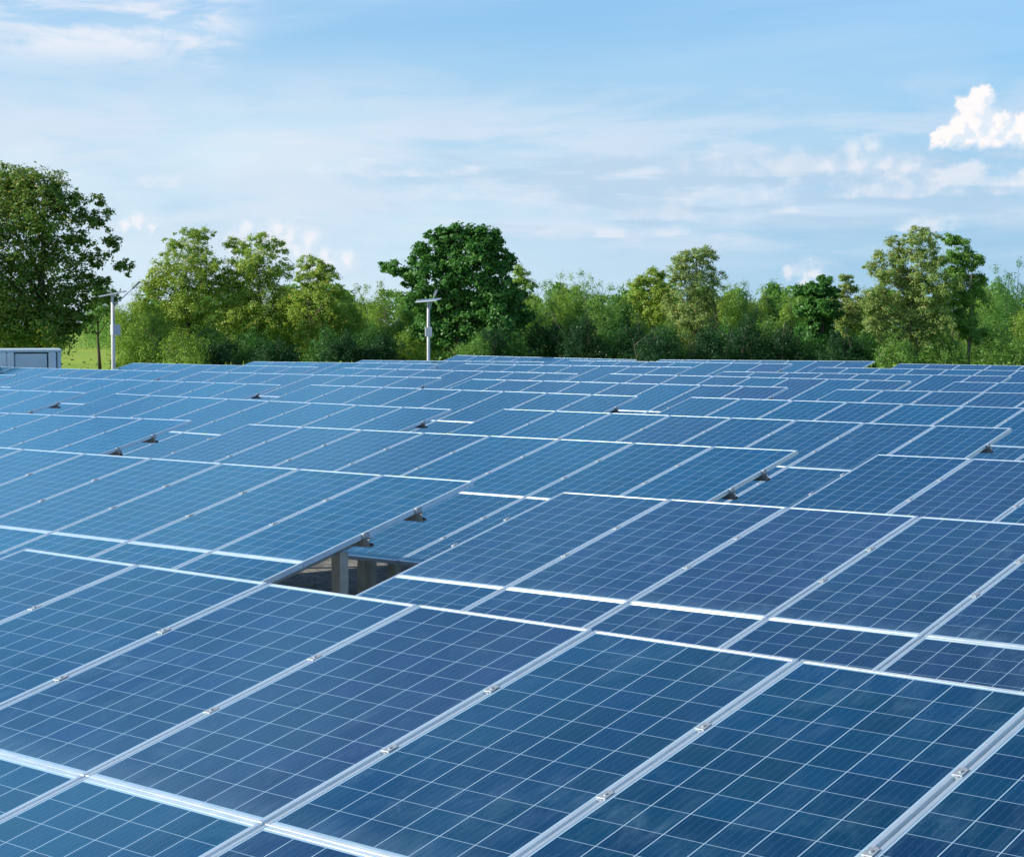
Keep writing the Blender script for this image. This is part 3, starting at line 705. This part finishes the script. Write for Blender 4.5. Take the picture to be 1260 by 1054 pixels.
tree_px('big feathery olive tree with many pale stems, topmost on the right side', 1128, 90,
        [(1130, 290, 12), (1142, 296, 10), (1118, 300, 11), (1098, 300, 9), (1078, 315, 9), (1070, 330, 9), (1105, 320, 18), (1132, 320, 20), (1150, 325, 14), (1085, 340, 14), (1110, 350, 24), (1140, 350, 22),
         (1090, 372, 18), (1120, 382, 24), (1150, 380, 16), (1100, 405, 20), (1135, 412, 20), (1072, 362, 10), (1080, 400, 18), (1158, 400, 18), (1075, 385, 16), (1160, 355, 16), (1125, 362, 22), (1110, 428, 20)],
        'grey', 24000, 0.19, 22, r0=0.11, stems=3)
tree_px('feathery tree with a darker right side, close against the big pale stemmed one', 1180, 92,
        [(1170, 296, 9), (1180, 300, 10), (1186, 316, 12), (1168, 318, 12), (1200, 322, 9), (1178, 338, 18), (1200, 345, 12), (1170, 362, 18), (1190, 368, 16), (1176, 392, 20), (1192, 410, 16)],
        'mid', 14000, 0.20, 23, r0=0.14, stems=2)

# bushy young trees that make up the thicket: each one a tree of its own, built from a few kinds
def column_clumps(h, w, seed, base=0.12):
    rng = random.Random(seed); out = []; n = 9
    for i in range(n):
        q = i/(n-1); z = h*(base + (0.95-base)*q)
        ww = w*(0.55 + 0.45*math.sin(math.pi*min(1, 0.25+q*0.8)))*(1 - 0.55*max(0, q-0.6)/0.4)
        for s in range(2 if q < 0.85 else 1):
            out.append((rng.uniform(-.45, .45)*ww, rng.uniform(-.45, .45)*ww, z, ww*rng.uniform(0.34, 0.5)))
    return out
KINDS = []
GT = 'bushy young trees of the thicket'
spec = [  # px, top py, width px, depth, kind, adjective
 (168, 352, 40, 97, 'lush', 'lush light green bushy tree just right of the white lamp arm'),
 (195, 374, 46, 93, 'lush', 'low round bushy tree at the foot of the ragged olive crown'),
 (255, 398, 50, 92, 'mid', 'low bushy tree under the gap between the two olive crowns'),
 (312, 405, 46, 91, 'dark', 'low dark bushy tree under the double topped olive tree'),
 (362, 372, 36, 99, 'lush', 'light green bush showing between the olive trees'),
 (400, 405, 44, 91, 'dark', 'low dark bushy tree under the notched narrow olive tree'),
 (438, 356, 42, 99, 'lush', 'bright leafy young tree right of the notched olive tree'),
 (466, 346, 38, 101, 'lush', 'bright pointed young tree under the low side branch'),
 (492, 362, 40, 100, 'mid', 'green young tree left behind the second white lamp'),
 (455, 398, 44, 93, 'dark', 'low dark bush in front of the bright leafy young trees'),
 (505, 405, 40, 92, 'lush', 'yellow green bush at the foot of the second white lamp'),
 (668, 350, 36, 98, 'mid', 'young tree right beside the dense dark tree'),
 (692, 340, 36, 100, 'lush', 'pale topped young tree, first peak right of the dense dark tree'),
 (716, 336, 38, 101, 'mid', 'young tree forming the highest peak of the middle thicket'),
 (738, 350, 38, 97, 'mid', 'young tree on the falling side of the middle thicket peak'),
 (762, 356, 36, 98, 'dark', 'darker young tree left of the yellow green shoulder tree'),
 (700, 392, 46, 92, 'dark', 'low dark bushy tree before the middle thicket peak'),
 (755, 395, 48, 91, 'dark', 'low dark bushy tree before the yellow green shoulder tree'),
 (660, 400, 44, 92, 'mid', 'low bush at the right foot of the dense dark tree'),
 (826, 392, 48, 92, 'dark', 'low dark bushy tree under the round topped tree'),
 (898, 352, 34, 99, 'lush', 'bright young tree next right of the round topped tree'),
 (920, 350, 36, 101, 'mid', 'young tree between the bright one and the dark ball crown'),
 (948, 350, 26, 106, 'dark', 'small dark ball crown peeping over the thicket'),
 (968, 366, 32, 99, 'lush', 'light young tree left of the very dark knobbed tree'),
 (888, 392, 46, 92, 'dark', 'low dark bushy tree before the bright young tree'),
 (945, 390, 48, 92, 'mid', 'low bushy tree below the dark ball crown'),
 (1056, 372, 30, 97, 'lush', 'small light tree at the near side of the feathery tree'),
 (1060, 408, 40, 90, 'dark', 'low dark bush below the pointed pale tree'),
 (1105, 415, 44, 88, 'mid', 'low scrub tree among the pale stems'),
 (1224, 330, 34, 100, 'mid', 'light green peak right of the feathery pair'),
 (1205, 385, 44, 94, 'mid', 'bushy tree below the light green right peak'),
 (1245, 322, 52, 97, 'dark', 'dark tree at the far right edge of the wood'),
 (1262, 372, 46, 95, 'lush', 'light bushy tree cut by the right picture edge'),
 (1232, 405, 46, 90, 'mid', 'low bushy tree in front of the dark edge tree'),
 (1160, 412, 44, 90, 'mid', 'low bush between the feathery trees'),
 (15, 400, 60, 99, 'dark', 'dark bush behind the pale cabinet'),
 (985, 405, 40, 91, 'dark', 'low dark bush before the very dark knobbed tree'),
 (172, 392, 46, 90, 'lush', 'light willowy bush at the lower right of the first white lamp'),
 (222, 408, 46, 89, 'lush', 'low bush at the foot of the willowy light bush'),
 (282, 416, 40, 90, 'deep', 'low deep green bush between the two olive trees'),
 (340, 418, 40, 88, 'deep', 'low deep green bush under the notched olive tree, nearest the rows'),
 (425, 408, 44, 90, 'deep', 'low deep green bush right under the bright leafy young tree'),
 (478, 408, 40, 91, 'deep', 'low deep green bush left of the second white lamp'),
 (672, 385, 42, 91, 'deep', 'low deep green bush at the left end of the middle thicket'),
 (725, 380, 46, 90, 'deep', 'low deep green bush below the highest middle peak'),
 (780, 388, 46, 90, 'deep', 'low deep green bush below the yellow green shoulder tree'),
 (805, 402, 44, 88, 'deep', 'low deep green bush left of the round topped tree foot'),
 (868, 396, 44, 89, 'deep', 'low deep green bush right of the round topped tree foot'),
 (915, 384, 46, 90, 'deep', 'low deep green bush between round topped tree and dark ball crown'),
 (962, 394, 44, 90, 'deep', 'low deep green bush left of the very dark knobbed tree foot'),
 (1035, 404, 42, 89, 'deep', 'low deep green bush right of the very dark knobbed tree foot'),
 (610, 398, 44, 89, 'deep', 'low deep green bush under the dense dark tree'),
 (652, 356, 34, 106, 'lush', 'young tree half hidden behind the dense dark tree shoulder'),
 (682, 352, 38, 105, 'mid', 'young tree set back in the dip before the first middle peak'),
 (704, 344, 36, 106, 'lush', 'young tree set back between the two middle peaks'),
 (728, 344, 38, 106, 'lush', 'young tree set back just right of the highest middle peak'),
 (750, 358, 38, 104, 'mid', 'young tree set back on the slope of the middle thicket'),
 (775, 352, 38, 105, 'lush', 'young tree set back left of the yellow green shoulder tree'),
 (825, 356, 38, 107, 'mid', 'young tree set back left of the round topped tree'),
 (888, 360, 36, 106, 'mid', 'young tree set back right of the round topped tree'),
 (908, 356, 36, 107, 'lush', 'young tree set back right of the bright young tree'),
 (934, 358, 36, 106, 'lush', 'young tree set back just left of the dark ball crown'),
 (960, 372, 36, 106, 'mid', 'young tree set back right of the dark ball crown'),
 (982, 372, 36, 107, 'lush', 'young tree set back behind the very dark knobbed tree'),
 (1024, 366, 34, 107, 'mid', 'young tree set back left of the pointed pale tree'),
 (1062, 362, 34, 107, 'lush', 'young tree set back right of the pointed pale tree'),
 (1215, 358, 38, 106, 'lush', 'young tree set back right of the feathery pair'),
 (1240, 352, 40, 107, 'mid', 'young tree set back behind the dark edge tree'),
 (420, 362, 34, 106, 'mid', 'young tree set back right of the notched olive tree'),
 (450, 358, 36, 106, 'lush', 'young tree set back between the bright leafy young trees'),
 (590, 412, 46, 88, 'mid', 'low bush right of the second white lamp'),
 (635, 412, 40, 89, 'dark', 'low dark bush below the thin feathery tree'),
]
for i, (px, py, wpx, d, kind, lab) in enumerate(spec):
    s = d/FPX; low = 'low' in lab.split() or 'bush' in lab.split()
    h = at(px, py - (3 if low else 9 if d > 103 else 6), d).z
    plant('young_tree', lab, 'tree', GT, ground_at(px, d), column_clumps(h, wpx*s*1.1, 100+i, 0.10), kind, 7600 if not low else 6000, 0.185, r0=0.045, seed=200+i,
          stems=2, fine=1.5, droop=0.45, aspect=0.30, flat=1.3, bark=M_bark_dark if kind == 'dark' else M_bark)

# ------------------------------------------------------------------ masses nobody could count
def mass(name, label, cat, n, area, kind, leaf, seed, aspect=0.4, droop=0.3):
    rng = np.random.default_rng(seed)
    P, Nn = area(rng, n)
    o = link(name, leaf_mesh(name, P, Nn, leaf, LEAF[kind], rng, aspect, droop)); tag(o, label, cat, None, 'stuff'); return o
def wood_area(px0, px1, d0, d1, h0, h1):
    def f(rng, n):
        nt = int((px1-px0)/7)
        tx = rng.uniform(px0, px1, nt); td = rng.uniform(d0, d1, nt); th = rng.uniform(h0, h1, nt)
        j = rng.integers(0, nt, n); q = rng.uniform(0, 1, n)**0.8
        P = np.empty((n, 3)); Nn = rng.normal(size=(n, 3)); Nn[:, 2] += 0.6; Nn /= np.linalg.norm(Nn, axis=1, keepdims=True)
        base = np.array([list(ground_at(a, b)) for a, b in zip(tx, td)])
        P[:] = base[j]; sp = 1.35*(1.15-q)[:, None]
        P[:, :2] += rng.normal(size=(n, 2))*sp; P[:, 2] = th[j]*q*0.98 + 0.1
        return P, Nn
    return f
mass('woodland', 'dim green woodland filling the space behind the front trees', 'woodland', 120000, wood_area(185, 1330, 112, 128, 4.2, 5.6), 'mid', 0.34, 71)
mass('woodland', 'far trees behind the tallest tree and the bright grass', 'woodland', 12000, wood_area(-140, 25, 99, 106, 3.0, 4.6), 'deep', 0.26, 72)
mass('woodland', 'distant low tree line beyond the bright grass opening', 'woodland', 22000, wood_area(50, 180, 225, 270, 4.0, 6.0), 'mid', 0.30, 74)
def weed_area(px0, px1, d0, d1, h):
    def f(rng, n):
        px = rng.uniform(px0, px1, n); d = rng.uniform(d0, d1, n)
        tuft = 0.4 + 0.6*np.sin(px*0.31+np.sin(px*0.13)*3)**2
        P = np.array([list(ground_at(a, b)) for a, b in zip(px, d)]); P[:, 2] = rng.uniform(0, 1, n)**1.6*h*tuft
        Nn = rng.normal(size=(n, 3)); Nn[:, 2] *= 0.4; Nn /= np.linalg.norm(Nn, axis=1, keepdims=True)
        return P, Nn
    return f
mass('undergrowth', 'tall light green weeds along the foot of the trees', 'weeds', 26000, weed_area(150, 1330, 78, 90, 1.3), 'lush', 0.24, 73, 0.26, -0.7)
mass('grass', 'bright short grass in the opening beside the white lamp', 'grass', 5000, weed_area(60, 165, 75, 160, 0.10), 'grass', 0.11, 75, 0.12, -1.2)
